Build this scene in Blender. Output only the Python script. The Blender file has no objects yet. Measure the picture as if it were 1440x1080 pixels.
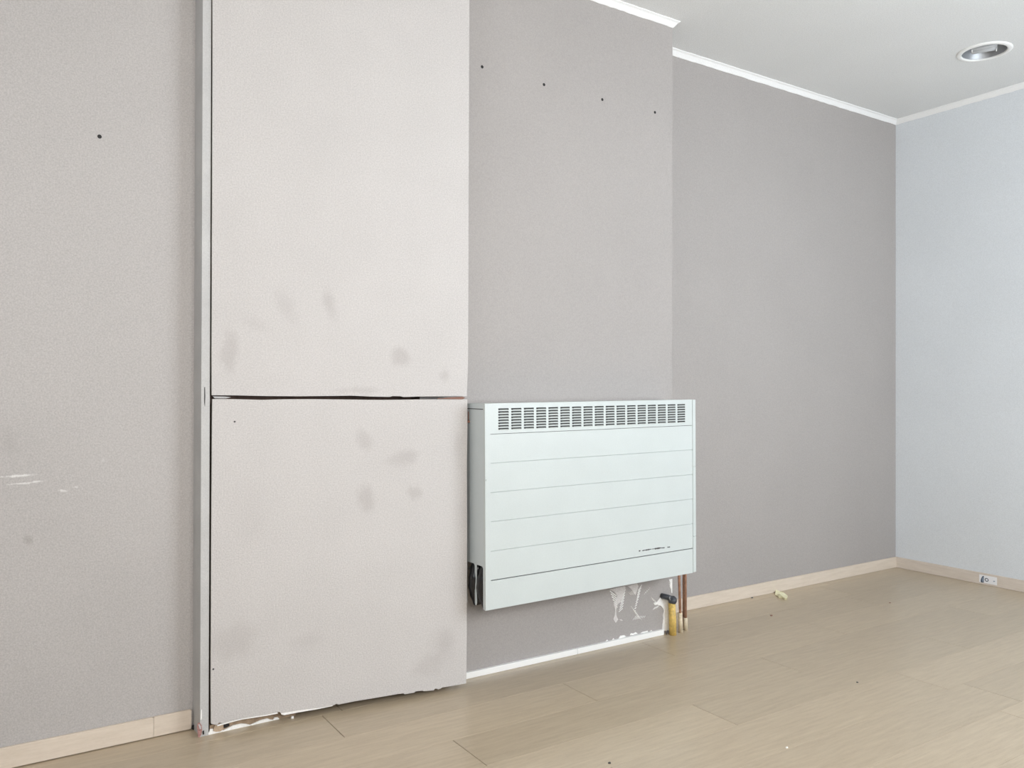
import bpy, bmesh, math, random
from mathutils import Vector, Matrix
import numpy as np
random.seed(7)
S = bpy.context.scene
COL = S.collection

# ------------------------------------------------------------------ camera
F, YAW, PIT, ROLL, CAMH = 1142.38, .5805, .0045, .0022, 1.06

def ray(px, py):
    x, y = (px - 720) / F, (py - 540) / F
    c, s = math.cos(ROLL), math.sin(ROLL)
    x, y = x * c + y * s, -x * s + y * c
    d, u = 1., -y
    sp, cp = math.sin(PIT), math.cos(PIT)
    d, u = d * cp - u * sp, u * cp + d * sp
    s, c = math.sin(YAW), math.cos(YAW)
    return Vector((x * c + d * s, -x * s + d * c, u))

EYE = Vector((0, 0, CAMH))
cam_data = bpy.data.cameras.new('camera')
cam = bpy.data.objects.new('camera', cam_data)
COL.objects.link(cam)
cam_data.sensor_width = 36
cam_data.lens = F / 1440 * 36
cam_data.clip_start = .02
fwd = ray(720, 540).normalized()
rgt = (ray(721, 540) - ray(720, 540)).normalized()
upv = rgt.cross(fwd).normalized()
M = Matrix((rgt, upv, -fwd)).transposed().to_4x4()
M.translation = EYE
cam.matrix_world = M
S.camera = cam

# ------------------------------------------------------------------ light
S.view_settings.view_transform = 'Standard'
S.view_settings.look = 'None'
S.view_settings.gamma = 1
S.view_settings.use_curve_mapping = False
S.view_settings.exposure = 0.0
W = bpy.data.worlds.new('world')
S.world = W
W.use_nodes = True
W.node_tree.nodes['Background'].inputs[0].default_value = (.80, .90, 1, 1)
W.node_tree.nodes['Background'].inputs[1].default_value = 0.1

def area(name, loc, target, sx, sy, power, color):
    l = bpy.data.lights.new(name, 'AREA')
    l.shape = 'RECTANGLE'
    l.size, l.size_y, l.energy, l.color = sx, sy, power, color
    o = bpy.data.objects.new(name, l)
    COL.objects.link(o)
    o.location = loc
    o.rotation_euler = (Vector(target) - Vector(loc)).to_track_quat('-Z', 'Y').to_euler()
    return o
# added daylight in invented windows, unseen behind and beside the viewer:
# (wall, from, to, sill, head, power, colour)
YF = -.45
WINS = [('front', -.1, 1.3, 1.0, 1.75, 57, (1, .97, .94)),
        ('front', 2.1, 4.0, .75, 2.30, 85, (.86, .93, 1)),
        ('left', -.3, 1.5, .85, 2.20, 30, (.90, .95, 1))]
XL, XR, YB, YW, ZC = -1.6, 4.56, 2.79, 2.659, 2.655
for w_, a_, b_, z0_, z1_, p_, c_ in WINS:
    m_, zm_ = (a_ + b_) / 2, (z0_ + z1_) / 2
    if w_ == 'front': area('window_daylight', (m_, YF - .06, zm_), (m_, 9, zm_), b_ - a_, z1_ - z0_, p_, c_)
    if w_ == 'left': area('window_daylight', (XL - .06, m_, zm_), (9, m_, zm_), b_ - a_, z1_ - z0_, p_, c_)
    if w_ == 'right': area('window_daylight', (XR + .06, m_, zm_), (-9, m_, zm_), b_ - a_, z1_ - z0_, p_, c_)

# ------------------------------------------------------------------ pixel -> known plane
def fl(px, py, z=0.):
    r = ray(px, py); return EYE + r * ((z - CAMH) / r.z)
def py_(px, py, Y):
    r = ray(px, py); return EYE + r * (Y / r.y)
def px_(px, py, X):
    r = ray(px, py); return EYE + r * (X / r.x)
BA, BB = Vector((.601, 2.57, 0)), Vector((1.442, 2.485, 0))
BT = (BB - BA).normalized()
BN = Vector((BT.y, -BT.x, 0))            # out of the board, into the room
def bd(px, py):
    r = ray(px, py)
    k = BA.dot(BN) / (r.x * BN.x + r.y * BN.y)
    p = EYE + r * k
    return ((p - BA).dot(BT), p.z)

# ------------------------------------------------------------------ materials
def sock(nt, node, v, i):
    if isinstance(v, bpy.types.NodeSocket): nt.links.new(v, node.inputs[i])
    else: node.inputs[i].default_value = v
def math_n(nt, op, a, b=0., clamp=False):
    n = nt.nodes.new('ShaderNodeMath'); n.operation = op; n.use_clamp = clamp
    sock(nt, n, a, 0); sock(nt, n, b, 1)
    return n.outputs[0]
def vmath(nt, op, a, b):
    n = nt.nodes.new('ShaderNodeVectorMath'); n.operation = op
    sock(nt, n, a, 0); sock(nt, n, b, 1)
    return n
def mixc(nt, f, a, b, mode='MIX'):
    n = nt.nodes.new('ShaderNodeMix'); n.data_type = 'RGBA'; n.blend_type = mode
    sock(nt, n, f, 0); sock(nt, n, a, 6); sock(nt, n, b, 7)
    return n.outputs[2]
def noise(nt, vec, scale, detail=3, rough=.5):
    n = nt.nodes.new('ShaderNodeTexNoise')
    if vec is not None: nt.links.new(vec, n.inputs['Vector'])
    n.inputs['Scale'].default_value = scale; n.inputs['Detail'].default_value = detail
    n.inputs['Roughness'].default_value = rough
    return n.outputs[0]
def maprange(nt, v, a, b, c=0., d=1., smooth=False):
    n = nt.nodes.new('ShaderNodeMapRange')
    if smooth: n.interpolation_type = 'SMOOTHSTEP'
    nt.links.new(v, n.inputs[0])
    for i, q in zip((1, 2, 3, 4), (a, b, c, d)): n.inputs[i].default_value = q
    return n.outputs[0]
def scaled(nt, vec, s):
    n = nt.nodes.new('ShaderNodeMapping'); nt.links.new(vec, n.inputs[0])
    n.inputs['Scale'].default_value = s
    return n.outputs[0]
def c4(c): return (c[0], c[1], c[2], 1)

def mat(name, col, rough=.5, metal=0., grain=0., gscale=300, cloud=0., cscale=2.5, bump=0., bscale=300, spec=.5, blobs=(), scl=None):
    m = bpy.data.materials.new(name); m.use_nodes = True
    nt = m.node_tree; b = nt.nodes['Principled BSDF']
    b.inputs['Roughness'].default_value = rough; b.inputs['Metallic'].default_value = metal
    b.inputs['Specular IOR Level'].default_value = spec
    tc = nt.nodes.new('ShaderNodeTexCoord'); vec = tc.outputs['Object']
    v2 = scaled(nt, vec, scl) if scl else vec
    c = nt.nodes.new('ShaderNodeRGB'); c.outputs[0].default_value = c4(col); c = c.outputs[0]
    if grain:
        g = maprange(nt, noise(nt, v2, gscale, 2), .3, .7, 1 - grain, 1 + grain)
        h = nt.nodes.new('ShaderNodeCombineColor')
        for i in range(3): nt.links.new(g, h.inputs[i])
        c = mixc(nt, 1., c, h.outputs[0], 'MULTIPLY')
    if cloud:
        g = maprange(nt, noise(nt, vec, cscale, 3), .3, .7, 1 - cloud, 1 + cloud)
        h = nt.nodes.new('ShaderNodeCombineColor')
        for i in range(3): nt.links.new(g, h.inputs[i])
        c = mixc(nt, 1., c, h.outputs[0], 'MULTIPLY')
    # stains and scuffs: soft ellipses with a broken edge (x, y, z, rx, rz, angle, strength, colour)
    for (x, y, z, rx, rz, an, st, bc) in blobs:
        d = vmath(nt, 'SUBTRACT', vec, (x, y, z)).outputs[0]
        n = nt.nodes.new('ShaderNodeMapping'); nt.links.new(d, n.inputs[0])
        n.inputs['Rotation'].default_value = (0, an, 0)
        e = vmath(nt, 'MULTIPLY', n.outputs[0], (1 / rx, .01, 1 / rz)).outputs[0]
        ln = vmath(nt, 'LENGTH', e, (0, 0, 0)).outputs['Value']
        ln = math_n(nt, 'ADD', ln, maprange(nt, noise(nt, vec, .35 / min(rx, rz), 4, .7), .3, .7, -.45, .45))
        f = maprange(nt, ln, .15, 1.1, st, 0., True)
        c = mixc(nt, f, c, c4(bc))
    nt.links.new(c, b.inputs['Base Color'])
    if bump:
        bn = nt.nodes.new('ShaderNodeBump'); bn.inputs['Strength'].default_value = bump
        bn.inputs['Distance'].default_value = .002
        nt.links.new(noise(nt, v2, bscale, 3, .6), bn.inputs['Height'])
        nt.links.new(bn.outputs[0], b.inputs['Normal'])
    return m

TAUPE = (.398, .372, .357)
MW = mat('taupe_wall_paint', TAUPE, .62, grain=.07, gscale=260, cloud=.02, bump=.35, bscale=240, spec=.35)
MWR = mat('cool_grey_wall_paint', (.735, .765, .79), .5, grain=.06, gscale=260, cloud=.02, bump=.45, bscale=200, spec=.45)  # one even tone, paler and bluer than the taupe walls
sc = []
for (px, py, rx, rz, an, st) in ((28, 669, .05, .004, .02, .75), (30, 680, .05, .0035, .03, .6), (52, 677, .02, .003, .05, .6), (88, 690, .012, .004, -.2, .6), (107, 685, .010, .003, -.2, .5), (145, 648, .006, .008, 0, .3)):
    p = py_(px, py, 2.659); sc.append((p.x, p.y, p.z, rx, rz, an, st, (.80, .79, .77)))
for (px, py, rx, rz, an, st) in ((40, 760, .014, .02, .2, .35), (12, 620, .03, .05, 0, .12)):
    p = py_(px, py, 2.659); sc.append((p.x, p.y, p.z, rx, rz, an, st, (.26, .23, .21)))
MWL = mat('scuffed_taupe_wall_paint', (.472, .448, .434), .58, grain=.11, gscale=240, cloud=.025, bump=.4, bscale=230, spec=.4, blobs=sc)
MCEIL = mat('white_ceiling_paint', (.80, .81, .805), .7, grain=.07, gscale=220, cloud=.015, bump=.5, bscale=160, spec=.3)
MCOVE = mat('white_cove_foam', (.93, .93, .92), .6, grain=.03, gscale=300, bump=.5, bscale=180)
MWHITE = mat('white_gloss_trim', (.92, .92, .90), .35, cloud=.02)
MWD = mat('dark_brown_wall_paint', (.13, .11, .10), .6, grain=.05, bump=.3)  # unseen walls made dark to weaken the bounced light
MJAMB = mat('pale_grey_jamb_paint', (.52, .515, .505), .55, grain=.06, cloud=.06, cscale=9, bump=.3)

def board_mat(name, blobs):
    out = []
    for (px, py, rpx, rpz, an, st) in blobs:
        u, z = bd(px, py); out.append((u, 0, z, rpx * .0024, rpz * .0024, an, st * .9, (.30, .265, .255)))
    return mat(name, (.568, .542, .526), .6, grain=.10, gscale=230, cloud=.02, cscale=5, bump=.45, bscale=210, spec=.4, blobs=out)
MB1 = board_mat('upper_panel_paint', [(322, 497, 13, 38, 0, .30), (400, 430, 16, 40, .5, .16), (365, 460, 30, 14, -.6, .12), (465, 430, 11, 30, .25, .26), (563, 503, 18, 18, .3, .33), (625, 527, 12, 14, 0, .25), (505, 549, 40, 7, 0, .22)])
MB2 = board_mat('lower_panel_paint', [(512, 622, 14, 20, .4, .28), (567, 643, 34, 15, .15, .30), (518, 702, 18, 24, 0, .34), (582, 693, 16, 13, -.5, .28), (545, 640, 60, 50, 0, .06), (338, 905, 40, 30, .3, .22), (625, 905, 26, 30, 0, .26), (600, 935, 30, 20, 0, .2), (430, 900, 40, 14, 0, .12), (350, 720, 40, 60, .2, .08), (645, 630, 10, 30, 0, .15)])
MCORE = mat('white_board_core', (.74, .71, .66), .8, grain=.1, gscale=120, bump=.5)
MBROWN = mat('brown_chipboard', (.34, .25, .17), .8, grain=.2, gscale=90, bump=.6, bscale=120)
MTAN = mat('tan_filler', (.50, .38, .27), .8, grain=.08, gscale=200)
MDARK = mat('dark_void', (.03, .027, .025), .9)
MBATTEN = mat('dark_stained_batten', (.14, .09, .07), .8, grain=.2, gscale=60, scl=(1, 1, .1))
MRAD = mat('pale_white_enamel', (.585, .63, .62), .33, grain=.02, gscale=200, cloud=.02, cscale=6, spec=.5)
MRADS = mat('grey_green_enamel', (.60, .65, .66), .4, grain=.02, cloud=.02)
MRUB = mat('black_rubber', (.014, .014, .016), .28)
MCHAR = mat('charcoal_metal', (.06, .06, .06), .5, metal=.3)
MLINE = mat('dark_scuff', (.07, .07, .07), .7, grain=.3, gscale=400)
MCOP = mat('aged_copper', (.56, .33, .24), .28, metal=.6, grain=.15, gscale=80, cloud=.2, cscale=25)
MYEL = mat('yellow_gas_pipe', (.68, .47, .13), .5, grain=.12, gscale=120, cloud=.15, cscale=30)
MCREAM = mat('cream_paint_drips', (.68, .58, .42), .6, grain=.1, gscale=160, cloud=.12, cscale=40)
MCHROME = mat('chrome', (.36, .37, .38), .48, metal=1.)
MCHARC = mat('dark_grey_rubber_cap', (.06, .065, .075), .4)
MGLASS = mat('frosted_lamp_glass', (.50, .51, .52), .25, spec=.6)
MBLACK = mat('black_plug', (.012, .011, .011), .6)
MRUST = mat('rusty_bracket', (.26, .13, .09), .6, grain=.2)
MPAPER = mat('pale_yellow_paper', (.86, .82, .56), .7, cloud=.08, cscale=40)
MSTICK = mat('white_sticker', (.88, .88, .90), .35)
MINK = mat('dark_blue_ink', (.05, .07, .11), .5)
MINK2 = mat('grey_blue_ink', (.25, .31, .39), .5)
MPLAST = mat('white_plaster', (.94, .93, .90), .8, grain=.06, gscale=150, bump=.6, bscale=120)
MGLUE = mat('pale_glue_residue', (.66, .63, .61), .7, grain=.1, gscale=200)
MREDTAPE = mat('reddish_frayed_tape', (.38, .20, .18), .7, grain=.3, gscale=200)
MGREYT = mat('grey_torn_paper', (.50, .49, .48), .7, grain=.1)

def wood(name, col, dark, light, rough, plank_var, scl, spec=.5):
    m = bpy.data.materials.new(name); m.use_nodes = True
    nt = m.node_tree; b = nt.nodes['Principled BSDF']
    tc = nt.nodes.new('ShaderNodeTexCoord'); oi = nt.nodes.new('ShaderNodeObjectInfo')
    off = vmath(nt, 'MULTIPLY', oi.outputs['Random'], (37., 19., 11.)).outputs[0]
    vec = vmath(nt, 'ADD', tc.outputs['Object'], off).outputs[0]
    v2 = scaled(nt, vec, scl)
    g = noise(nt, v2, 9, 6, .62)
    g2 = noise(nt, scaled(nt, vec, (scl[0] * 3, scl[1], scl[2])), 34, 4, .6)
    c = mixc(nt, maprange(nt, g, .30, .72), c4(dark), c4(light))
    c = mixc(nt, maprange(nt, g2, .40, .70, 0, .42), c, c4(light))
    c = mixc(nt, .45, c, c4(col))
    kn = maprange(nt, noise(nt, scaled(nt, vec, (scl[0] * 2, scl[1], scl[2])), 4, 5, .7), .66, .76, 0, .35)
    c = mixc(nt, kn, c, c4(dark))
    hsv = nt.nodes.new('ShaderNodeHueSaturation')
    nt.links.new(c, hsv.inputs['Color'])
    nt.links.new(maprange(nt, oi.outputs['Random'], 0, 1, 1 - plank_var, 1 + plank_var), hsv.inputs['Value'])
    nt.links.new(hsv.outputs[0], b.inputs['Base Color'])
    b.inputs['Specular IOR Level'].default_value = spec
    nt.links.new(maprange(nt, g, .3, .7, rough - .015, rough + .015), b.inputs['Roughness'])
    bn = nt.nodes.new('ShaderNodeBump'); bn.inputs['Strength'].default_value = .03; bn.inputs['Distance'].default_value = .001
    nt.links.new(g2, bn.inputs['Height']); nt.links.new(bn.outputs[0], b.inputs['Normal'])
    return m
MFLOOR = wood('greige_laminate', (.485, .393, .278), (.362, .280, .187), (.578, .478, .348), .30, .06, (.9, 9, 1), .8)
MSKIRT = wood('pale_wood_skirting', (.70, .605, .505), (.59, .50, .405), (.78, .69, .59), .5, .02, (.9, 9, 9), .4)
MSKIRTR = wood('pale_wood_skirting_cross', (.69, .61, .53), (.58, .50, .42), (.77, .69, .61), .5, .02, (9, .9, 9), .4)

# ------------------------------------------------------------------ mesh helpers
def obj(name, bm, m, parent=None, smooth=False, **props):
    bmesh.ops.recalc_face_normals(bm, faces=bm.faces[:])
    me = bpy.data.meshes.new(name); bm.to_mesh(me); bm.free()
    for mm in (m if isinstance(m, (list, tuple)) else [m]): me.materials.append(mm)
    if smooth:
        for p in me.polygons: p.use_smooth = True
    o = bpy.data.objects.new(name, me); COL.objects.link(o)
    if parent: o.parent = parent
    for k, v in props.items(): o[k] = v
    return o
def empty(name, loc, label=None, cat=None, group=None, kind=None, rot=None):
    o = bpy.data.objects.new(name, None); COL.objects.link(o); o.location = loc
    o.empty_display_size = .05
    if rot: o.rotation_euler = rot
    if label: o['label'] = label
    if cat: o['category'] = cat
    if group: o['group'] = group
    if kind: o['kind'] = kind
    return o
def tag(o, label, cat, group=None):
    o['label'] = label; o['category'] = cat
    if group: o['group'] = group
    return o
def add_box(bm, a, b, mi=0, bev=0.):
    vs = [bm.verts.new((x, y, z)) for x in (a[0], b[0]) for y in (a[1], b[1]) for z in (a[2], b[2])]
    fs = [bm.faces.new([vs[i] for i in q]) for q in ((0, 1, 3, 2), (4, 6, 7, 5), (0, 4, 5, 1), (2, 3, 7, 6), (0, 2, 6, 4), (1, 5, 7, 3))]
    for f in fs: f.material_index = mi
    if bev:
        es = {e for f in fs for e in f.edges}
        bmesh.ops.bevel(bm, geom=list(es), offset=bev, segments=2, affect='EDGES', profile=.5)
    return bm
def box(a, b, bev=0.):
    return add_box(bmesh.new(), a, b, 0, bev)
def add_prism(bm, pts, axis_from, fn, mi=0, side_mi=None):
    """pts: 2-D outline; fn(u, v, w) -> 3-D; axis_from = (w0, w1)"""
    w0, w1 = axis_from
    A = [bm.verts.new(fn(u, v, w0)) for u, v in pts]
    B = [bm.verts.new(fn(u, v, w1)) for u, v in pts]
    n = len(pts)
    f = bm.faces.new(A); f.material_index = mi
    f = bm.faces.new(B[::-1]); f.material_index = mi if side_mi is None else side_mi
    for i in range(n):
        f = bm.faces.new((A[i], B[i], B[(i + 1) % n], A[(i + 1) % n]))
        f.material_index = mi if side_mi is None else side_mi
    return bm
def add_tube(bm, path, r, seg=14, cap=True):
    path = [Vector(p) for p in path]
    rs = r if isinstance(r, (list, tuple)) else [r] * len(path)
    rings = []
    ref = None
    for i, p in enumerate(path):
        d = (path[min(i + 1, len(path) - 1)] - path[max(i - 1, 0)]).normalized()
        if ref is None: ref = d.orthogonal().normalized()
        ref = (ref - d * ref.dot(d)).normalized()
        q = d.cross(ref)
        rings.append([bm.verts.new(p + (ref * math.cos(2 * math.pi * k / seg) + q * math.sin(2 * math.pi * k / seg)) * rs[i]) for k in range(seg)])
    for a, b in zip(rings, rings[1:]):
        for k in range(seg): bm.faces.new((a[k], a[(k + 1) % seg], b[(k + 1) % seg], b[k]))
    if cap:
        bm.faces.new(rings[0][::-1]); bm.faces.new(rings[-1])
    return bm
def tube(path, r, seg=14): return add_tube(bmesh.new(), path, r, seg)
def lathe(prof, seg=40, closed=False):
    bm = bmesh.new(); rings = []
    for r, z in prof:
        rings.append([bm.verts.new((r * math.cos(2 * math.pi * k / seg), r * math.sin(2 * math.pi * k / seg), z)) for k in range(seg)])
    pr = list(zip(rings, rings[1:])) + ([(rings[-1], rings[0])] if closed else [])
    for a, b in pr:
        for k in range(seg): bm.faces.new((a[k], a[(k + 1) % seg], b[(k + 1) % seg], b[k]))
    return bm
def arc(p0, corner, p1, r, n=6):
    p0, c, p1 = Vector(p0), Vector(corner), Vector(p1)
    a = c + (p0 - c).normalized() * r; b = c + (p1 - c).normalized() * r
    out = [p0]
    for i in range(n + 1):
        t = i / n; out.append(a * (1 - t) ** 2 + c * 2 * t * (1 - t) + b * t * t)
    return out + [p1]

# ------------------------------------------------------------------ the setting
YBR = 2.575                    # face of the chimney breast
BRX0, BRX1 = .560, 2.522
def struct(name, bm, m, parent=None):
    o = obj(name, bm, m, parent)
    if parent is None: o['kind'] = 'structure'
    return o

floor = struct('floor', box((XL, YF, -.06), (XR, YB, -.0085)), MDARK)
# planks run along the back wall, each one a piece of its own
PW, PL, G = .196, 1.38, .0004
ks = 0
y1 = 2.338 + 3 * PW
row = 0
joint = {2: .93, 4: 1.195, 3: 1.755, 1: 1.0, 0: 1.1, 5: .62, 6: 1.48, 7: .2}
while y1 > YF:
    y0 = y1 - PW
    a, b = max(y0 + G, YF), min(y1 - G, YB)
    if b - a > .01:
        j = joint.get(row, random.uniform(0, PL))
        xs = [XL]
        x = j - math.ceil((j - XL) / PL) * PL
        while x < XR:
            if x > XL + .02: xs.append(x)
            x += PL
        xs.append(XR)
        for x0, x1 in zip(xs, xs[1:]):
            if x1 - x0 < .03: continue
            cx, cy = (x0 + x1) / 2, (a + b) / 2
            bm = box((x0 + .0011 - cx, a - cy, -.0085), (x1 - .0011 - cx, b - cy, 0), 0)
            top = [e for e in bm.edges if all(abs(v.co.z) < 1e-6 for v in e.verts)]
            bmesh.ops.bevel(bm, geom=top, offset=.00025, segments=1, affect='EDGES')
            p = obj('plank', bm, MFLOOR, floor); p.location = (cx, cy, 0)
    y1 = y0; row += 1

# ceiling with the round cut-out of the downlight
LX, LY, LR = 3.97, 1.985, .100
def ceiling_mesh():
    bm = bmesh.new()
    n, h = 32, .2
    circ, sq, cup = [], [], []
    for k in range(n):
        a = 2 * math.pi * (k + .5) / n
        c, s = math.cos(a), math.sin(a)
        q = h / max(abs(c), abs(s))
        circ.append(bm.verts.new((LX + LR * c, LY + LR * s, ZC)))
        sq.append(bm.verts.new((LX + q * c, LY + q * s, ZC)))
        cup.append(bm.verts.new((LX + LR * c, LY + LR * s, ZC + .1)))
    corners = [bm.verts.new((LX + sx * h, LY + sy * h, ZC)) for sx, sy in ((1, 1), (-1, 1), (-1, -1), (1, -1))]
    for k in range(n):
        k2 = (k + 1) % n
        bm.faces.new((circ[k], sq[k], sq[k2], circ[k2]))
        bm.faces.new((cup[k], circ[k], circ[k2], cup[k2]))
    for ci, k in ((0, 3), (1, 11), (2, 19), (3, 27)):
        bm.faces.new((sq[k], corners[ci], sq[(k + 1) % n]))
    # four sides of the room around the square
    o = [(XL, YF), (XR, YF), (XR, YB), (XL, YB)]
    ov = [bm.verts.new((x, y, ZC)) for x, y in o]
    c0, c1, c2, c3 = corners
    side = lambda ks_: [sq[k % n] for k in ks_]
    bm.faces.new([ov[2], ov[3], c1] + side(range(11, 3, -1)) + [c0])
    bm.faces.new([ov[3], ov[0], c2] + side(range(19, 11, -1)) + [c1])
    bm.faces.new([ov[0], ov[1], c3] + side(range(27, 19, -1)) + [c2])
    bm.faces.new([ov[1], ov[2], c0] + side(range(35, 27, -1)) + [c3])
    tv = [bm.verts.new((x, y, ZC + .12)) for x, y in o]
    bm.faces.new(tv)
    for i in range(4): bm.faces.new((ov[i], ov[(i + 1) % 4], tv[(i + 1) % 4], tv[i]))
    return bm
struct('ceiling', ceiling_mesh(), MCEIL)

struct('wall_recess', box((XL, YW, -.06), (BRX0, YB + .1, ZC + .1)), MWL)
# chimney breast: left jamb, shallow niche behind the loose panels, papered face
plan = [(.5595, YW + .02), (.5595, YW), (.5637, 2.578), (.5885, 2.578), (.5885, 2.64), (1.30, 2.64), (1.30, YBR), (BRX1, YBR), (BRX1, YB), (BRX1, YB + .1), (.5595, YB + .1)]
bm = bmesh.new()
add_prism(bm, plan, (-.0, ZC), lambda u, v, w: (u, v, w))
for f in bm.faces:
    c = f.calc_center_median()
    f.material_index = 1 if c.x < .593 and c.y < 2.66 else (2 if c.y > 2.639 and c.x < 1.301 and abs(f.normal.z) < .5 or (abs(c.x - 1.30) < .001) else 0)
breast = obj('wall_breast', bm, [MW, MJAMB, MBATTEN]); breast['kind'] = 'structure'
struct('wall_back', box((BRX1 - .02, YB, -.06), (XR + .1, YB + .1, ZC + .1)), MW)
def wall_with_windows(name, m, u0, u1, wins, at):
    """at(u0, u1, z0, z1) -> the two corners of a block of the wall"""
    bm = bmesh.new(); u = u0
    for _, a, b, z0, z1, _, _ in wins:
        add_box(bm, *at(u, a, -.06, ZC + .1)); add_box(bm, *at(a, b, -.06, z0)); add_box(bm, *at(a, b, z1, ZC + .1)); u = b
    add_box(bm, *at(u, u1, -.06, ZC + .1))
    return struct(name, bm, m)
AT = {'front': lambda a, b, z0, z1: ((a, YF - .1, z0), (b, YF, z1)),
      'left': lambda a, b, z0, z1: ((XL - .1, a, z0), (XL, b, z1)),
      'right': lambda a, b, z0, z1: ((XR, a, z0), (XR + .1, b, z1))}
for side, mm, u0, u1 in (('right', MWR, YF - .1, YB), ('left', MWD, YF - .1, YB + .1), ('front', MWD, XL, XR)):
    wall_with_windows('wall_' + side, mm, u0, u1, [w for w in WINS if w[0] == side], AT[side])
for n, (side, a, b, z0, z1, _, _) in enumerate(WINS):  # unseen frames, invented to go with the added daylight
    t = .05; m_ = (a + b) / 2; at = AT[side]; bm = bmesh.new()
    for q in ((a, a + t, z0, z1), (b - t, b, z0, z1), (a + t, b - t, z0, z0 + t), (a + t, b - t, z1 - t, z1), (m_ - .03, m_ + .03, z0 + t, z1 - t)):
        p, r = at(*q)
        sh = {'front': (0, .03, 0), 'left': (.03, 0, 0), 'right': (-.03, 0, 0)}[side]
        add_box(bm, [p[i] + max(0, sh[i]) for i in range(3)], [r[i] + min(0, sh[i]) for i in range(3)])
    struct('window_%d' % (n + 1), bm, MWHITE)

# cove mouldings under the ceiling (rough foam, lightly uneven)
def cove(name, p0, p1, inward, e0=0., e1=0., n=60):
    """e0/e1: how far the ceiling edge runs past (+) or stops short of (-) the wall edge at the ends"""
    p0, p1, inward = Vector(p0), Vector(p1), Vector(inward)
    d = (p1 - p0).normalized()
    w, h = .027, .025
    prof = [(0, 0), (.0, -h), (.003, -h), (.010, -h * .66), (.018, -h * .30), (w, -.003), (w, 0)]
    bm = bmesh.new(); rings = []
    L = (p1 - p0).length
    for i in range(n + 1):
        t = i / n; ring = []
        j1, j2 = random.uniform(-.0013, .0013), random.uniform(-.0013, .0013)
        for k, (a, b) in enumerate(prof):
            s = t * L
            if i == 0: s -= e0 * a / w
            if i == n: s += e1 * a / w
            jj = j1 if k in (1, 2) else (j2 if k in (5, 6) else 0)
            q = p0 + d * s + inward * (a + (jj if k >= 5 else 0)) + Vector((0, 0, b - (jj if k in (1, 2) else 0)))
            ring.append(bm.verts.new(q))
        rings.append(ring)
    m = len(prof)
    for a, b in zip(rings, rings[1:]):
        for k in range(m): bm.faces.new((a[k], a[(k + 1) % m], b[(k + 1) % m], b[k]))
    bm.faces.new(rings[0]); bm.faces.new(rings[-1][::-1])
    return struct(name, bm, MCOVE)
cove('trim_1', (1.46, YBR, ZC), (BRX1, YBR, ZC), (0, -1, 0), 0, .022)
cove('trim_2', (BRX1, YB, ZC), (XR, YB, ZC), (0, -1, 0), 0, -.027)
cove('trim_3', (XR, YB, ZC), (XR, YF, ZC), (-1, 0, 0), -.027, 0, 120)

# skirting boards
SH = .0615
sk = empty('baseboard_left', (.2, YW, 0), kind='structure')
def skirt(name, a, b, m, parent, loc):
    bm = box([a[i] - loc[i] for i in range(3)], [b[i] - loc[i] for i in range(3)])
    es = [e for e in bm.edges if all(abs(v.co.z + loc[2] - SH) < 1e-5 for v in e.verts)]
    bmesh.ops.bevel(bm, geom=es, offset=.002, segments=2, affect='EDGES')
    o = obj(name, bm, m, parent); return o
skirt('board', (XL, 2.647, .003), (.4445, YW, SH), MSKIRT, sk, (.2, YW, 0))
skirt('board', (.4453, 2.647, .003), (.5535, YW, SH), MSKIRT, sk, (.2, YW, 0))
o = skirt('baseboard_back', (BRX1, 2.778, .001), (XR, YB, SH), MSKIRT, None, (0, 0, 0)); o['kind'] = 'structure'
o = skirt('baseboard_right', (4.548, YF, .001), (XR, 2.778, SH), MSKIRTR, None, (0, 0, 0)); o['kind'] = 'structure'
# low white strip along the foot of the breast, in two lengths
sk = empty('trim_4', (1.9, YBR, 0), kind='structure')
for a, b in ((1.40, 1.994), (1.9955, 2.463)):
    bm = box((a - 1.9, 2.561 - YBR, 0), (b - 1.9, 0, .0225), .0015); obj('strip', bm, MWHITE, sk)

# screw plugs left in the walls
def plug(px, py, Y, parent, r):
    p = py_(px, py, Y)
    bm = lathe([(.0001, -.0012), (r * .6, -.0011), (r * .95, -.0006), (r, .001)], 14)
    bmesh.ops.rotate(bm, verts=bm.verts[:], cent=(0, 0, 0), matrix=Matrix.Rotation(-math.pi / 2, 3, 'X'))
    o = obj('screw_plug', bm, MBLACK, parent); o.location = p
    return o
for a in ((678, 94), (765, 119), (847, 140), (921, 158)): plug(a[0], a[1], YBR, breast, .0062)
recess = bpy.data.objects['wall_recess']
plug(140, 192, YW, recess, .0062)

# ---- torn plinth at the foot of the jamb and under the panel
def flat_shape(name, pts, Y, th, m, parent, mapper=None):
    P = [py_(px, py, Y) for px, py in pts]
    bm = bmesh.new()
    add_prism(bm, [(p.x, p.z) for p in P], (Y, Y + th), lambda u, v, w: (u, w, v))
    bm.normal_update(); bmesh.ops.triangulate(bm, faces=bm.faces[:])
    return obj(name, bm, m, parent)
bm = bmesh.new(); add_box(bm, (.5935, 2.584, 0), (.86, 2.64, .026)); add_box(bm, (.86, 2.600, 0), (1.28, 2.64, .02))
obj('plinth', bm, MBROWN, breast)
WH = [(287, 1035.2), (300, 1033.5), (318, 1029.3), (334, 1025), (353, 1021), (369, 1017.5), (381, 1014.5), (393, 1011.2),
      (391, 1008.6), (386, 1009), (384, 1012.5), (380, 1012), (376, 1010.5), (366, 1013), (352, 1019.6), (346, 1018.2), (339, 1017.8), (328, 1020.2), (315, 1026.6), (309, 1028), (301, 1028.5), (299.5, 1025), (295.5, 1025.4), (294, 1030), (288, 1032)]
pl = flat_shape('torn_plaster', WH, 2.5795, .004, MPLAST, breast)
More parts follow.
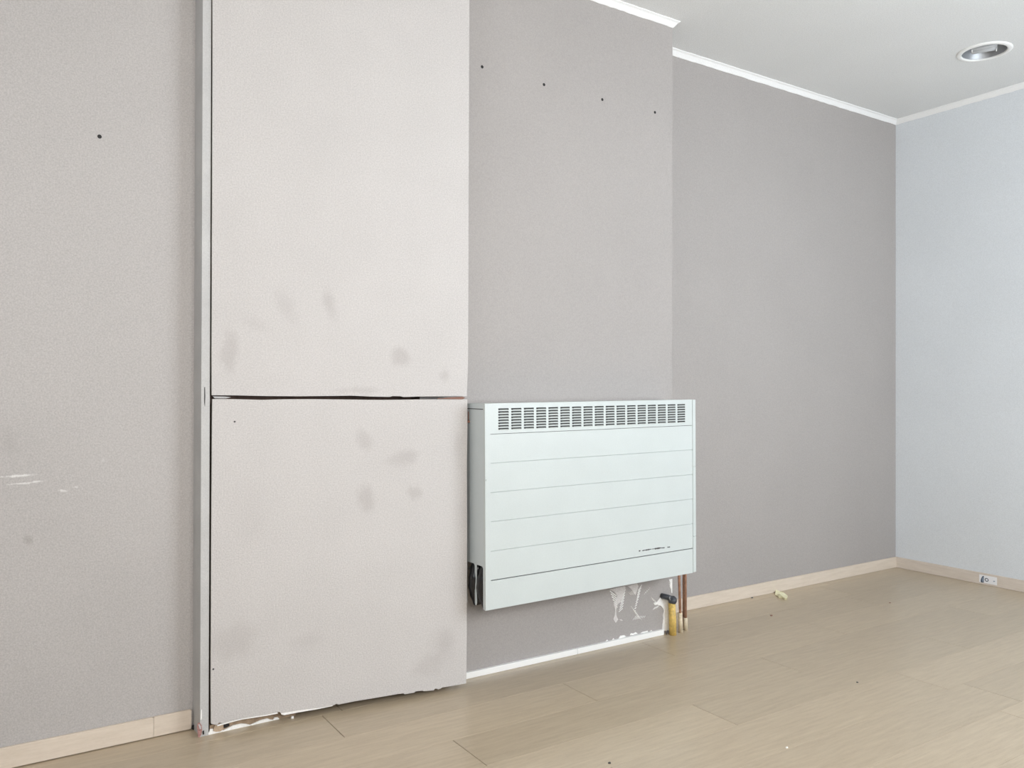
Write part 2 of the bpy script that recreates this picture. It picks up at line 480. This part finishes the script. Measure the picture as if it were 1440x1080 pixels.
TB = [(300, 1028), (302, 1020.5), (309, 1016.8), (314, 1018.4), (314.5, 1025), (310, 1028.5), (304, 1029)]
flat_shape('filler_lump', TB, 2.5765, .006, MTAN, breast)
flat_shape('mouse_hole', [(313, 1024), (313.5, 1020.3), (318, 1018), (322.5, 1018), (323, 1020.5), (318, 1023.3)], 2.578, .004, MBLACK, breast)
# frayed tape and dark gap at the foot of the jamb
flat_shape('gap', [(269, 1024.5), (270.5, 1020), (274.5, 1019.6), (275.5, 1023.5), (274, 1028.5)], 2.644, .003, MBLACK, breast)
flat_shape('gap', [(285, 1029), (287, 1027.3), (287.3, 1032.5), (285.6, 1033.5)], 2.5745, .003, MBLACK, breast)
flat_shape('frayed_tape', [(277, 1022), (278.5, 1017), (281, 1016.2), (283.5, 1020), (284.3, 1027), (283, 1033), (280.5, 1037.4), (278.3, 1036), (278, 1029)], 2.575, .002, MREDTAPE, breast)
flat_shape('torn_paper', [(279, 1020), (280.5, 1018), (282.5, 1021.5), (283, 1025.5), (281, 1025)], 2.5735, .0015, MGREYT, breast)
flat_shape('paint_chip', [(282.6, 999), (284, 998), (284, 1010), (282.8, 1013), (281.9, 1012)], 2.576, .002, MPLAST, breast)
flat_shape('slit', [(287.4, 545), (288.4, 544), (288.7, 558), (288.1, 572), (287.3, 566)], 2.577, .002, MBLACK, breast)

# ---- scraped wallpaper, plaster patch and glue ridges below the heater
flat_shape('plaster_patch', [(919.5, 848), (924, 847), (928, 841.5), (932, 836.5), (936, 837), (940, 841), (944.5, 843), (945, 850), (944.6, 890), (941.5, 886.5), (938, 887), (935, 887), (931.5, 886.5), (932, 878), (933, 870), (932.5, 866), (934, 860), (933, 856), (929.5, 852), (924.5, 850.3), (921, 851)], YBR - .004, .004, MPLAST, breast)
flat_shape('plaster_patch', [(941, 815), (945.5, 814), (945.5, 834), (944.4, 834), (943.6, 828), (942.2, 824), (942.8, 820)], YBR - .002, .002, MPLAST, breast)
for pts in ([(857, 829), (869, 826), (878, 824), (880, 826), (877, 836), (873.5, 846), (868.5, 850), (866.5, 858), (867, 866), (869.5, 871), (866, 876), (862.5, 871), (864.5, 864), (865, 857), (863, 850), (868, 838), (864, 832)],
            [(882, 824), (896, 820.5), (898, 824), (896, 831), (894, 836), (891, 834), (888, 828.5)],
            [(871, 871), (874.5, 871), (876, 873), (873, 872.8)]):
    flat_shape('glue_smear', pts, YBR - .0015, .0015, MGLUE, breast)
bm = bmesh.new()
def stroke(p, q, wpx):
    a, b = py_(p[0], p[1], YBR), py_(q[0], q[1], YBR)
    d = (b - a); n = Vector((-d.z, 0, d.x)).normalized() * wpx * .0056
    va = [bm.verts.new(v) for v in (a - n * .4, b - n * .3, b + n * .3, a + n * .4)]
    m_ = [bm.verts.new(v + Vector((0, -.002, 0))) for v in (a, b)]
    bm.faces.new((va[0], va[1], m_[1], m_[0])); bm.faces.new((m_[0], m_[1], va[2], va[3]))
    bm.faces.new((va[0], m_[0], va[3])); bm.faces.new((va[1], va[2], m_[1]))
for i in range(6): stroke((857.5 + i * 1.35, 831 + i * 4.0), (866.5 + i * .35, 838 + i * 3.2), 1.)
for i in range(8): stroke((879.5 - i * .55, 829 + i * 3.8), (875.5 - i * .8, 837 + i * 3.4), .9)
for i in range(10): stroke((902.5 - i * 1.0, 822.5 + i * 4.0), (897.5 - i * .65, 830.5 + i * 3.2), .9)
for i in range(5): stroke((884 + i * 2, 833 - i * .8), (887 + i * 1.6, 836.5), .6)
for i in range(7): stroke((887 + i * 1.5, 852 + i * 2.6), (894.5 + i * 1.3, 861 + i * 1.8), .45)
for i in range(7): stroke((894 + i * 2.2, 866), (890 + i * 2.6, 872 - i * .6), .4)
for i in range(5): stroke((916 + i * 1.8, 840 + i * 1.5), (919 + i * 1.2, 845 + i * 1.0), .5)
for i in range(4): stroke((921 + i * 2, 854 - i), (918 + i * 2, 857.5 - i), .5)
for i in range(4): stroke((908 + i * 2, 832 - i * 2), (906 + i * 2, 836 - i * 2), .35)
for i in range(3): stroke((940.5 + i * .6, 818 + i * 3), (943.5, 823 + i * 3), .6)
o = obj('glue_ridges', bm, MPLAST, breast); o['kind'] = 'stuff'
for pts in ([(870, 898), (872.5, 894), (878, 893.3), (880.5, 895), (877, 896.2)], [(886, 893.3), (887.5, 890.5), (891, 890.8), (894, 889), (897, 891), (890, 893)], [(901, 890.5), (904, 888.6), (911, 887), (911.5, 888.5), (905, 890)], [(914, 887.6), (916.5, 886.3), (917, 887.3)], [(851, 903), (854, 899.5), (855, 900.5), (853, 902.6)], [(861, 899.7), (863, 897.5), (864, 899)]):
    flat_shape('plaster_crumb', pts, YBR - .002, .002, MPLAST, breast)

# ------------------------------------------------------------------ loose panels covering the niche
def panel(name, outline_px, m, th, label, zoff):
    pts = [bd(*p) for p in outline_px]
    root = empty(name, (BA.x, BA.y, 0), label, 'panel', rot=(0, 0, math.atan2(BT.y, BT.x)))
    bm = bmesh.new()
    add_prism(bm, pts, (0, th), lambda u, v, w: (u, w, v), 0, 1)
    bm.normal_update(); bmesh.ops.triangulate(bm, faces=[f for f in bm.faces if len(f.verts) > 4])
    o = obj('face_board', bm, [m, MCORE], root)
    return root
def wob(p, q, n, amp, ex=()):
    out = []
    for i in range(n):
        t = (i + 1) / (n + 1)
        out.append((p[0] + (q[0] - p[0]) * t + random.uniform(-amp, amp) * .3, p[1] + (q[1] - p[1]) * t + random.uniform(-amp, amp)))
    return out
# the top of the upper panel is out of frame; it meets the ceiling
def top_px(u):          # pixel whose board-plane point is (u, just under the ceiling)
    p = BA + BT * u; p = Vector((p.x, p.y, ZC - .012)) - EYE
    r, d, uu = p.dot(rgt), p.dot(fwd), p.dot(upv)
    return (720 + F * r / d, 540 - F * uu / d)
up = [top_px(-.006), (299.0, 0)] + wob((299.3, 0), (297.6, 555), 12, .3) + [(297.9, 555.8)] + [(330, 556), (375, 557), (420, 557.3), (470, 556.8), (495, 556.4), (520, 557.6), (548, 558.2), (552, 557), (565, 557.4), (568, 558.4), (590, 557.6), (620, 557.4), (640, 556.8), (656.5, 557.2)] + wob((658, 555), (660, 10), 12, .35) + [(660, 0), top_px(.849)]
lo = [(298.7, 561.2), (298.3, 600), (297.6, 700), (297.2, 770), (296.9, 850), (296.4, 960), (296.8, 1017.8), (299.9, 1018.6), (305, 1019.5), (308, 1016.3), (313, 1016.8), (318, 1015.8), (330, 1012.2), (341, 1010.4), (359.5, 1007.4), (376, 1004.8), (390, 1001.8), (393, 1001.0), (395, 1003), (398, 1002.6), (420, 998.9), (445, 995.9), (455, 994.5), (469.5, 991.6), (473, 989.7), (476, 990.8), (500, 986), (530, 981.1), (560, 975.9), (567.6, 975), (569, 976.4), (576.7, 975), (583, 974), (584, 972.5), (589, 971.7), (594.7, 971.2), (595.5, 972), (603, 971.4), (610, 970.8), (611.4, 968.6), (615, 968.3), (615.8, 969.6), (619.7, 968.3), (621, 967), (637.8, 964.2), (655.6, 960.9), (656.2, 930), (656.4, 860), (656.9, 740), (656.6, 650), (657.3, 600), (657.2, 561.6), (640, 562), (610, 561.6), (580, 561.9), (540, 562.4), (500, 562.0), (440, 561.3), (400, 561.5), (370, 562.3), (340, 561.6), (320, 561.2)]
upper = panel('wall_panel', up, MB1, .016, 'upper pale taupe painted panel reaching the ceiling left of the heater', 0)
lower = panel('wall_panel', lo, MB2, .016, 'lower pale taupe painted panel with ragged torn bottom edge above the floor', 0)
# battens that hold the panels off the niche (behind the face board)
obj('batten', box((.74, .016, 1.04), (.775, .062, ZC - .02)), MBATTEN, upper)
obj('batten', box((.02, .016, 1.05), (.06, .055, ZC - .02)), MBATTEN, upper)
obj('batten', box((.74, .016, .05), (.775, .062, 1.008)), MBATTEN, lower)
obj('batten', box((.02, .016, .05), (.06, .055, 1.005)), MBATTEN, lower)
# torn lining along the joint between the panels and along the lower edge
bm = bmesh.new()
def strip_on_board(bm, pts_px, th0, th1):
    add_prism(bm, [bd(*p) for p in pts_px], (th0, th1), lambda u, v, w: (u, w, v))
strip_on_board(bm, [(300, 557.4), (316, 557.6), (326, 558.6), (318, 560.4), (303, 560.2)], .012, .02)
bm.normal_update(); bmesh.ops.triangulate(bm, faces=bm.faces[:]); obj('torn_lining', bm, MGREYT, lower)
bm = bmesh.new()
strip_on_board(bm, [(616, 561), (619, 559.4), (622, 560.6), (630, 559.0), (640, 558.4), (652, 557.8), (656, 559.5), (652, 561.8)], .010, .016)
bm.normal_update(); bmesh.ops.triangulate(bm, faces=bm.faces[:]); obj('torn_lining', bm, MRUST, lower)
bm = bmesh.new()
strip_on_board(bm, [(305, 1020.3), (318, 1016), (341, 1010.6), (376, 1005), (390, 1002), (391, 1003.6), (376, 1006.6), (341, 1012), (327, 1015.5), (316, 1018.7), (306, 1021.5)], .001, .006)
strip_on_board(bm, [(395, 1003), (420, 999.0), (445, 996), (468, 991.6), (468, 993.0), (446, 997.6), (420, 1002), (400, 1005.8), (396, 1005)], .001, .006)
bm.normal_update(); bmesh.ops.triangulate(bm, faces=bm.faces[:]); obj('torn_edge', bm, MPLAST, lower)
# small screw hole in the lower panel
u, z = bd(330, 593)
bm = lathe([(.0005, -.0004), (.003, -.0004), (.0033, .001)], 10)
bmesh.ops.rotate(bm, verts=bm.verts[:], cent=(0, 0, 0), matrix=Matrix.Rotation(-math.pi / 2, 3, 'X'))
o = obj('screw_head', bm, MLINE, lower); o.location = (u, 0, z)
u, z = bd(300, 941)
bm = lathe([(.0005, -.0004), (.003, -.0004), (.0033, .001)], 10)
bmesh.ops.rotate(bm, verts=bm.verts[:], cent=(0, 0, 0), matrix=Matrix.Rotation(-math.pi / 2, 3, 'X'))
o = obj('screw_head', bm, MLINE, lower); o.location = (u, 0, z)

# ------------------------------------------------------------------ wall heater
RW, RH, RD = 1.0165, .7135, YBR - 2.39
HX, HZ = (1.4615 + 2.478) / 2, .2955
heater = empty('wall_heater', (HX, YBR, HZ), 'wide pale white wall heater with louvred top hung low on the breast', 'heater', rot=(0, -math.radians(.45), 0))
L, R, FY = -RW / 2, RW / 2, -RD
SK = .0012                       # sheet thickness of the casing
# casing: top, back, right side, left side with two notches
bm = bmesh.new()
add_box(bm, (L + .002, FY + .003, RH - .004), (R - .002, -.012, RH - .0022))
add_box(bm, (R - .0025, FY + .002, .004), (R - .001, -.012, RH - .003))
obj('casing', bm, MRAD, heater)
ys = lambda py, px: 0
def side_pt(px, py):             # photo points on the left side of the heater, in heater space
    p = px_(px, py, HX + L + .001); return (p.y - YBR, p.z - HZ)
zt = .148                        # top of the notches above the heater's foot
notch = [(FY + .0015, .0), (FY + .0185, .0), (FY + .0185, zt - .006), (FY + .0245, zt), (FY + .0585, zt), (FY + .062, zt - .004),
         (FY + .062, .012), (FY + .066, .004), (FY + .072, .004), (FY + .075, .012), (FY + .075, zt - .006), (FY + .080, zt), (FY + .125, zt), (FY + .13, zt - .006), (FY + .13, 0), (-.012, 0), (-.012, RH - .003), (FY + .0015, RH - .003)]
bm = bmesh.new(); add_prism(bm, notch, (L + .001, L + .0024), lambda u, v, w: (w, u, v))
bm.normal_update(); bmesh.ops.triangulate(bm, faces=[f for f in bm.faces if len(f.verts) > 4])
obj('side_panel', bm, MRADS, heater)
# lid line on the side and a small rusty bracket
obj('seam', box((L - .0002, FY + .014, RH - .021), (L + .0014, FY + .13, RH - .0185)), MLINE, heater)
bm = tube([(L + .003, FY + .108, RH - .066), (L - .007, FY + .108, RH - .066), (L - .010, FY + .108, RH - .066)], [.0045, .0045, .002], 12)
add_box(bm, (L - .0008, FY + .112, RH - .062), (L + .001, FY + .1145, RH - .030))
obj('bracket', bm, MRUST, heater)
# wall bracket and dark exchanger inside
bm = bmesh.new(); add_box(bm, (L + .05, -.012, .3), (R - .05, 0, .34)); add_box(bm, (L + .05, -.012, .6), (R - .05, 0, .64))
obj('wall_bracket', bm, MCHAR, heater)
obj('heat_exchanger', box((L + .03, FY + .02, .17), (R - .02, -.015, RH - .02)), MCHAR, heater)
bm = bmesh.new()
for k, (yy, rr) in enumerate(((FY + .042, .020), (FY + .094, .024))):
    path = [(L + .03 + .02 * math.sin(t * math.pi), yy + .006 * math.sin(t * 5 + k), -.008 + .17 * t) for t in [i / 24 for i in range(25)]]
    add_tube(bm, [(L + .034 - .022 * math.sin(math.pi * i / 40), yy + .004 * math.sin(i / 7 + k), .006 + .150 * i / 40) for i in range(41)], [rr * (1 + .035 * math.cos(i * math.pi * .25)) for i in range(41)], 18)
obj('flue_hose', bm, MRUB, heater, True)
bm = tube([(L + .012, FY + .084, .118), (L + .012, FY + .126, .122)], .006, 10); obj('pipe_clip', bm, MCHROME, heater)

# front: louvred grille on top, pressed panel with grooves, lower flap, right-hand edge strip
EDGE = .0175
GZ = [.607, .5068, .4055, .3045, .2025, .1005]     # grooves, above the heater's foot (at the left end)
MX = .0135
def hx(px, py): p = py_(px, py, 2.39); return p.x - HX, p.z - HZ
lx0, lx1 = hx(702.5, 587)[0], hx(964.6, 580)[0]
NC, NR = 17, 8
pitch = (lx1 - lx0) / (NC - 1 + .80)
lw = pitch * .80
zl_top, zl_bot = .6985, .6205
rp = (zl_top - zl_bot) / NR
hh = rp * .70
# grille panel: plate with a slot for every louvre
XS = [L]
for c in range(NC): XS += [lx0 + c * pitch, lx0 + c * pitch + lw]
XS += [R - EDGE]
ZS = [GZ[0] + .001]
for r in range(NR): ZS += [zl_bot + r * rp, zl_bot + r * rp + hh]
ZS += [RH]
bm = bmesh.new()
gv = [[bm.verts.new((x, FY, z)) for z in ZS] for x in XS]
for i in range(len(XS) - 1):
    for j in range(len(ZS) - 1):
        if i % 2 == 1 and j % 2 == 1: continue
        bm.faces.new((gv[i][j], gv[i + 1][j], gv[i + 1][j + 1], gv[i][j + 1]))
# turned-back edges
bk = [bm.verts.new((x, FY + .012, z)) for x, z in ((L, RH), (R - EDGE, RH), (L, GZ[0] + .001))]
bm.faces.new((gv[0][-1], gv[-1][-1], bk[1], bk[0])) if False else None
top0 = [gv[i][-1] for i in range(len(XS))]
bm.faces.new(top0 + [bk[1], bk[0]])
bm.faces.new([gv[0][j] for j in range(len(ZS))] + [bk[0], bk[2]])
grille = obj('grille_panel', bm, MRAD, heater)
lm = bmesh.new()
o_ = .0040
a0, a1 = lm.verts.new((lw * .03, 0, 0)), lm.verts.new((lw * .97, 0, 0))
m0, m1 = lm.verts.new((lw * .08, -o_ * .8, hh * .16)), lm.verts.new((lw * .92, -o_ * .8, hh * .16))
t0, t1 = lm.verts.new((lw * .13, -o_, hh * .38)), lm.verts.new((lw * .87, -o_, hh * .38))
c0, c1 = lm.verts.new((0, 0, hh * .30)), lm.verts.new((lw, 0, hh * .30))
lm.faces.new((a0, a1, m1, m0)); lm.faces.new((m0, m1, t1, t0))
lm.faces.new((a0, m0, c0)); lm.faces.new((a1, c1, m1))
first = obj('louvre', lm, MRAD, grille)
for c in range(NC):
    for r in range(NR):
        o = first if (c, r) == (0, 0) else first.copy()
        if o is not first: COL.objects.link(o); o.parent = grille
        o.location = (lx0 + c * pitch, FY, zl_bot + r * rp)
# main panel and flap: one pressed sheet each, profile swept across the width
def sheet(name, z0, z1, grooves, x0, x1, gw=.0014, gd=.0034):
    prof = [(FY + .012, z0), (FY, z0)]
    for g in sorted(grooves): prof += [(FY, g - gw), (FY + gd, g - gw * .35), (FY + gd, g + gw * .35), (FY, g + gw)]
    prof += [(FY, z1), (FY + .012, z1)]
    bm = bmesh.new()
    cols = [x0, x0 + MX * 1.6, x0 + MX * 1.62, x1]
    vs = []
    for i, x in enumerate(cols):
        flat = i < 2
        vs.append([bm.verts.new((x, FY if (flat and 0 < k < len(prof) - 1) else y, z)) for k, (y, z) in enumerate(prof)])
    for a, b in zip(vs, vs[1:]):
        for k in range(len(prof) - 1): bm.faces.new((a[k], b[k], b[k + 1], a[k + 1]))
    bm.faces.new(vs[0]); bm.faces.new(vs[-1][::-1])
    return obj(name, bm, MRAD, heater)
sheet('front_panel', GZ[5] + .0022, GZ[0] - .0007, GZ[1:5], L, R - EDGE)
sheet('lower_flap', 0, GZ[5] - .0012, [], L, R - EDGE)
# left margin bridges the two wide gaps so that they end short of the edge
obj('margin', box((L, FY - .0001, GZ[5] - .003), (L + MX * 1.6, FY + .002, GZ[5] + .004)), MRAD, heater)
obj('margin', box((L, FY - .0001, GZ[0] - .003), (L + MX * 1.6, FY + .002, GZ[0] + .003)), MRAD, heater)
obj('gap_backing', box((L + .004, FY + .006, .002), (R - .004, FY + .0075, GZ[0] + .004)), MLINE, heater)
bm = bmesh.new(); add_box(bm, (R - EDGE + .0012, FY - .0015, .002), (R, FY + .012, .1485), 0, .001); add_box(bm, (R - EDGE + .0012, FY - .0015, .150), (R, FY + .012, .4365), 0, .001); add_box(bm, (R - EDGE + .0012, FY - .0015, .438), (R, FY + .012, RH - .001), 0, .001)
obj('edge_strip', bm, MRAD, heater)
# dark scrape near the foot
bm = bmesh.new()
def scr(a, b, w):
    (x0, z0), (x1, z1) = hx(*a), hx(*b)
    n = 10; tp, bt = [], []
    for i in range(n + 1):
        t = i / n; x = x0 + (x1 - x0) * t; z = z0 + (z1 - z0) * t
        ww = w * (random.uniform(.6, 1.2) if 0 < i < n else .3)
        tp.append(bm.verts.new((x, FY - .0004, z + ww))); bt.append(bm.verts.new((x, FY - .0004, z - ww)))
    for i in range(n): bm.faces.new((bt[i], bt[i + 1], tp[i + 1], tp[i]))
scr((898.5, 775.4), (900.8, 775), .0026); scr((903, 775), (916, 772.9), .0024); scr((916, 772.9), (921, 772.4), .0012); scr((920.5, 772.5), (930, 771.2), .0032); scr((930, 771.4), (935, 771), .002); scr((938.5, 770.4), (942.5, 770.1), .0024)
obj('scrape', bm, MLINE, heater)
bm = bmesh.new(); scr((684.0, 674.5), (685.0, 672.5), .0018); obj('paint_chip', bm, MLINE, heater)

# ------------------------------------------------------------------ pipes in the corner
yp = empty('gas_pipe', (2.494, 2.543, 0), 'short yellow capped gas pipe standing on the floor at the breast corner', 'pipe')
obj('pipe', tube([(.003, 0, 0), (.0015, 0, .06), (-.003, 0, .138)], [.0158, .0155, .0150], 20), MYEL, yp, True)
bm = lathe([(.0001, -.012), (.015, -.013), (.0185, -.006), (.019, .004), (.015, .012), (.0001, .015)], 20)
bmesh.ops.rotate(bm, verts=bm.verts[:], cent=(0, 0, 0), matrix=Matrix.Rotation(math.radians(-22), 3, 'Y') @ Matrix.Rotation(math.radians(12), 3, 'X'))
o = obj('cap', bm, MCHARC, yp, True); o.location = (-.001, -.002, .149)
obj('elbow', tube([(-.010, 0, .157), (-.022, .004, .163), (-.029, .016, .165), (-.033, .030, .165)], [.0125, .012, .0115, .012], 14), MCHARC, yp, True)
obj('clamp', tube([(-.0255, -.012, .170), (-.0300, -.0135, .1655), (-.0265, -.0125, .157), (-.0215, -.011, .155)], .0026, 8), MCHROME, yp, True)
def copper(x0, y0, x1, zb, endx, sleeve, label, r=.006):
    root = empty('copper_pipe', (x0, y0, 0), label, 'pipe')
    obj('pipe', tube(arc((0, 0, 0), (x1 - x0, 0, zb), (endx - x0, 0, zb), .03), r, 14), MCOP, root, True)
    if sleeve:
        rr = r + .0032
        obj('sleeve', tube([(0, 0, 0), ((x1 - x0) * sleeve / zb, 0, sleeve)], [rr * 1.05, rr], 16), MCREAM, root, True)
    else:
        obj('floor_collar', lathe([(r, 0), (r + .006, 0), (r + .005, .004), (r, .005)], 16), MCOP, root)
    return root
copper(2.548, 2.546, 2.530, .40, 2.476, .086, 'slim copper pipe with longer cream sleeve next to the yellow pipe')
copper(2.592, 2.561, 2.588, .46, 2.476, .054, 'slim copper pipe with short cream sleeve farthest right of the yellow pipe')
cx_ = py_(961.6, 850, 2.598).x
copper(cx_, 2.598, cx_, .52, 2.523, 0, 'bare copper pipe behind and between the two cream sleeved ones')
# loose wire by the foot of the yellow pipe
w = obj('wire_end', tube([(0, 0, .001), (.003, -.002, .012), (.008, 0, .020), (.013, .002, .012), (.012, .001, .003)], .0014, 8), MCHARC, None, True)
w.location = (2.469, 2.553, .0006); tag(w, 'dark bent wire end by the foot of the yellow pipe', 'wire')

# ------------------------------------------------------------------ downlight
dl = empty('ceiling_downlight', (LX, LY, ZC), 'round chrome recessed ceiling downlight, unlit, upper right', 'light')
obj('trim_ring', lathe([(.094, .004), (.094, -.004), (.099, -.007), (.110, -.005), (.118, -.001), (.118, 0), (.098, 0)], 48, True), MWHITE, dl, True)
bm = lathe([(.0945, .0), (.088, .018), (.078, .04), (.062, .062), (.030, .076), (.001, .078)], 48)
obj('reflector', bm, MCHROME, dl, True)
for k, yy in ((0, -.020), (1, .020)):
    a = math.radians(-63)
    d = Vector((math.cos(a), math.sin(a), 0)); n = Vector((-d.y, d.x, 0))
    c = n * yy + Vector((0, 0, .017))
    obj('lamp_tube', tube([c - d * .055, c - d * .05, c + d * .05, c + d * .055], [.006, .0125, .0125, .006], 14), MGLASS, dl, True)
    obj('lamp_clip', tube([c - d * .05 * (1 - 2 * k) + n * .016 + Vector((0, 0, .012)), c - d * .05 * (1 - 2 * k) + n * .012 + Vector((0, 0, -.010)), c - d * .05 * (1 - 2 * k) + Vector((0, 0, -.0165)), c - d * .05 * (1 - 2 * k) - n * .012 + Vector((0, 0, -.010))], .0024, 8), MWHITE, dl, True)
obj('lamp_holder', box((-.02, -.012, .035), (.02, .012, .076), .003), MWHITE, dl)

# ------------------------------------------------------------------ sticker on the right skirting
SX = 4.548
st = empty('sticker', (SX, 2.255, .012), 'small white sticker with dark blue print on the right skirting board', 'sticker')
def sp(px, py): p = px_(px, py, SX); return (p.y - 2.255, p.z - .012)
obj('label_sheet', box((-.0006, -.046, -.002), (0, .046, .040)), MSTICK, st)
def flat_print(name, pts, m, w=.001):
    bm = bmesh.new(); add_prism(bm, pts, (-w, -.0006), lambda u, v, ww: (ww, u, v))
    bm.normal_update(); bmesh.ops.triangulate(bm, faces=bm.faces[:]); return obj(name, bm, m, st)
D = [(1383.6, 810), (1382, 810), (1380.6, 812), (1379.4, 815), (1379.2, 817.8), (1380.2, 819), (1383.6, 819.2)]
flat_print('half_round_print', [sp(*p) for p in D], MINK)
D2 = [(1383.2, 811.2), (1382.2, 811.6), (1381.3, 813), (1380.9, 816), (1381.4, 818), (1383.2, 818.2)]
flat_print('half_round_fill', [sp(*p) for p in D2], MINK2, .0013)
cy_, cz_ = sp(1387.6, 815.4)
bm = bmesh.new(); n = 24; ro, ri = .0098, .0062
o1 = [bm.verts.new((-.001, cy_ + ro * math.cos(2 * math.pi * k / n), cz_ + ro * math.sin(2 * math.pi * k / n))) for k in range(n)]
i1 = [bm.verts.new((-.001, cy_ + ri * math.cos(2 * math.pi * k / n), cz_ + ri * math.sin(2 * math.pi * k / n))) for k in range(n)]
for k in range(n): bm.faces.new((o1[k], o1[(k + 1) % n], i1[(k + 1) % n], i1[k]))
obj('ring_print', bm, MINK, st)
my, mz = sp(1398.4, 817.6)
flat_print('small_mark', [(my - .005, mz + .001), (my - .001, mz + .002), (my + .001, mz + .0035), (my + .005, mz + .002), (my + .0045, mz - .004), (my + .001, mz - .002), (my - .003, mz - .001)], MINK2)

# ------------------------------------------------------------------ litter on the floor
def crumb(name, px, py, pts, h, m, label, cat):
    c = fl(px, py)
    bm = bmesh.new()
    n = len(pts)
    lo_ = [bm.verts.new((x, y, 0)) for x, y in pts]
    hi_ = [bm.verts.new((x * .85, y * .85, h * random.uniform(.6, 1.2))) for x, y in pts]
    ct = bm.verts.new((0, 0, h * 1.15))
    bm.faces.new(lo_[::-1])
    for i in range(n):
        j = (i + 1) % n
        bm.faces.new((lo_[i], lo_[j], hi_[j], hi_[i])); bm.faces.new((hi_[i], hi_[j], ct))
    o = obj(name, bm, m); o.location = (c.x, c.y, .0004)
    return tag(o, label, cat)
sc_ = fl(1098, 838)
pp = [fl(*q) - sc_ for q in ((1090, 837.5), (1090.8, 832), (1093.5, 835), (1099, 834), (1101.5, 836.5), (1108, 839.2), (1107, 844), (1104, 844.2), (1100, 842), (1095, 841.5), (1093.5, 839.2))]
bm = bmesh.new()
v_ = [bm.verts.new((p.x, p.y, .003 + .010 * abs(math.sin(i * 1.9)))) for i, p in enumerate(pp)]
c_ = [bm.verts.new((-.02, 0, .016)), bm.verts.new((.03, .01, .009))]
b_ = [bm.verts.new((p.x * .9, p.y * .9, 0)) for p in pp]
for i in range(len(pp)):
    j = (i + 1) % len(pp)
    bm.faces.new((v_[i], v_[j], c_[0 if i in (4, 5, 6, 7) else 1])) if True else None
    bm.faces.new((b_[i], b_[j], v_[j], v_[i]))
bm.faces.new((v_[4], c_[0], c_[1])); bm.faces.new((v_[8], c_[1], c_[0])); bm.faces.new(b_[::-1])
o = obj('paper_scrap', bm, MPAPER); o.location = (sc_.x, sc_.y, .0004)
tag(o, 'crumpled pale yellow paper scrap on the floor near the back skirting', 'paper')
T = lambda s, k: [(s * random.uniform(.7, 1.2) * math.cos(2 * math.pi * i / k), s * random.uniform(.5, 1.) * math.sin(2 * math.pi * i / k)) for i in range(k)]
crumb('debris_crumb', 1205.5, 960, T(.0045, 6), .003, MLINE, 'dark crumb alone on the open floor at right', 'debris')
crumb('debris_crumb', 1085, 866, T(.008, 7), .003, MRUST, 'dark wood chip on the floor below the paper scrap', 'debris')
crumb('debris_crumb', 857, 1073.5, T(.005, 6), .003, MLINE, 'dark crumb on the floor at the bottom centre edge', 'debris')
crumb('debris_crumb', 1057.5, 841, T(.006, 6), .004, MLINE, 'dark crumb against the foot of the back skirting', 'debris')
crumb('debris_crumb', 1251.5, 848, T(.007, 6), .002, MRUST, 'brown crumb on the floor near the far corner', 'debris')
crumb('plaster_chip', 1106.5, 1052, T(.0045, 6), .003, MPLAST, 'tiny white plaster chip on the open floor at bottom right', 'debris')
crumb('plaster_chip', 411.5, 1010, T(.0052, 6), .006, MPLAST, 'white plaster chip under the ragged edge of the lower panel', 'debris')
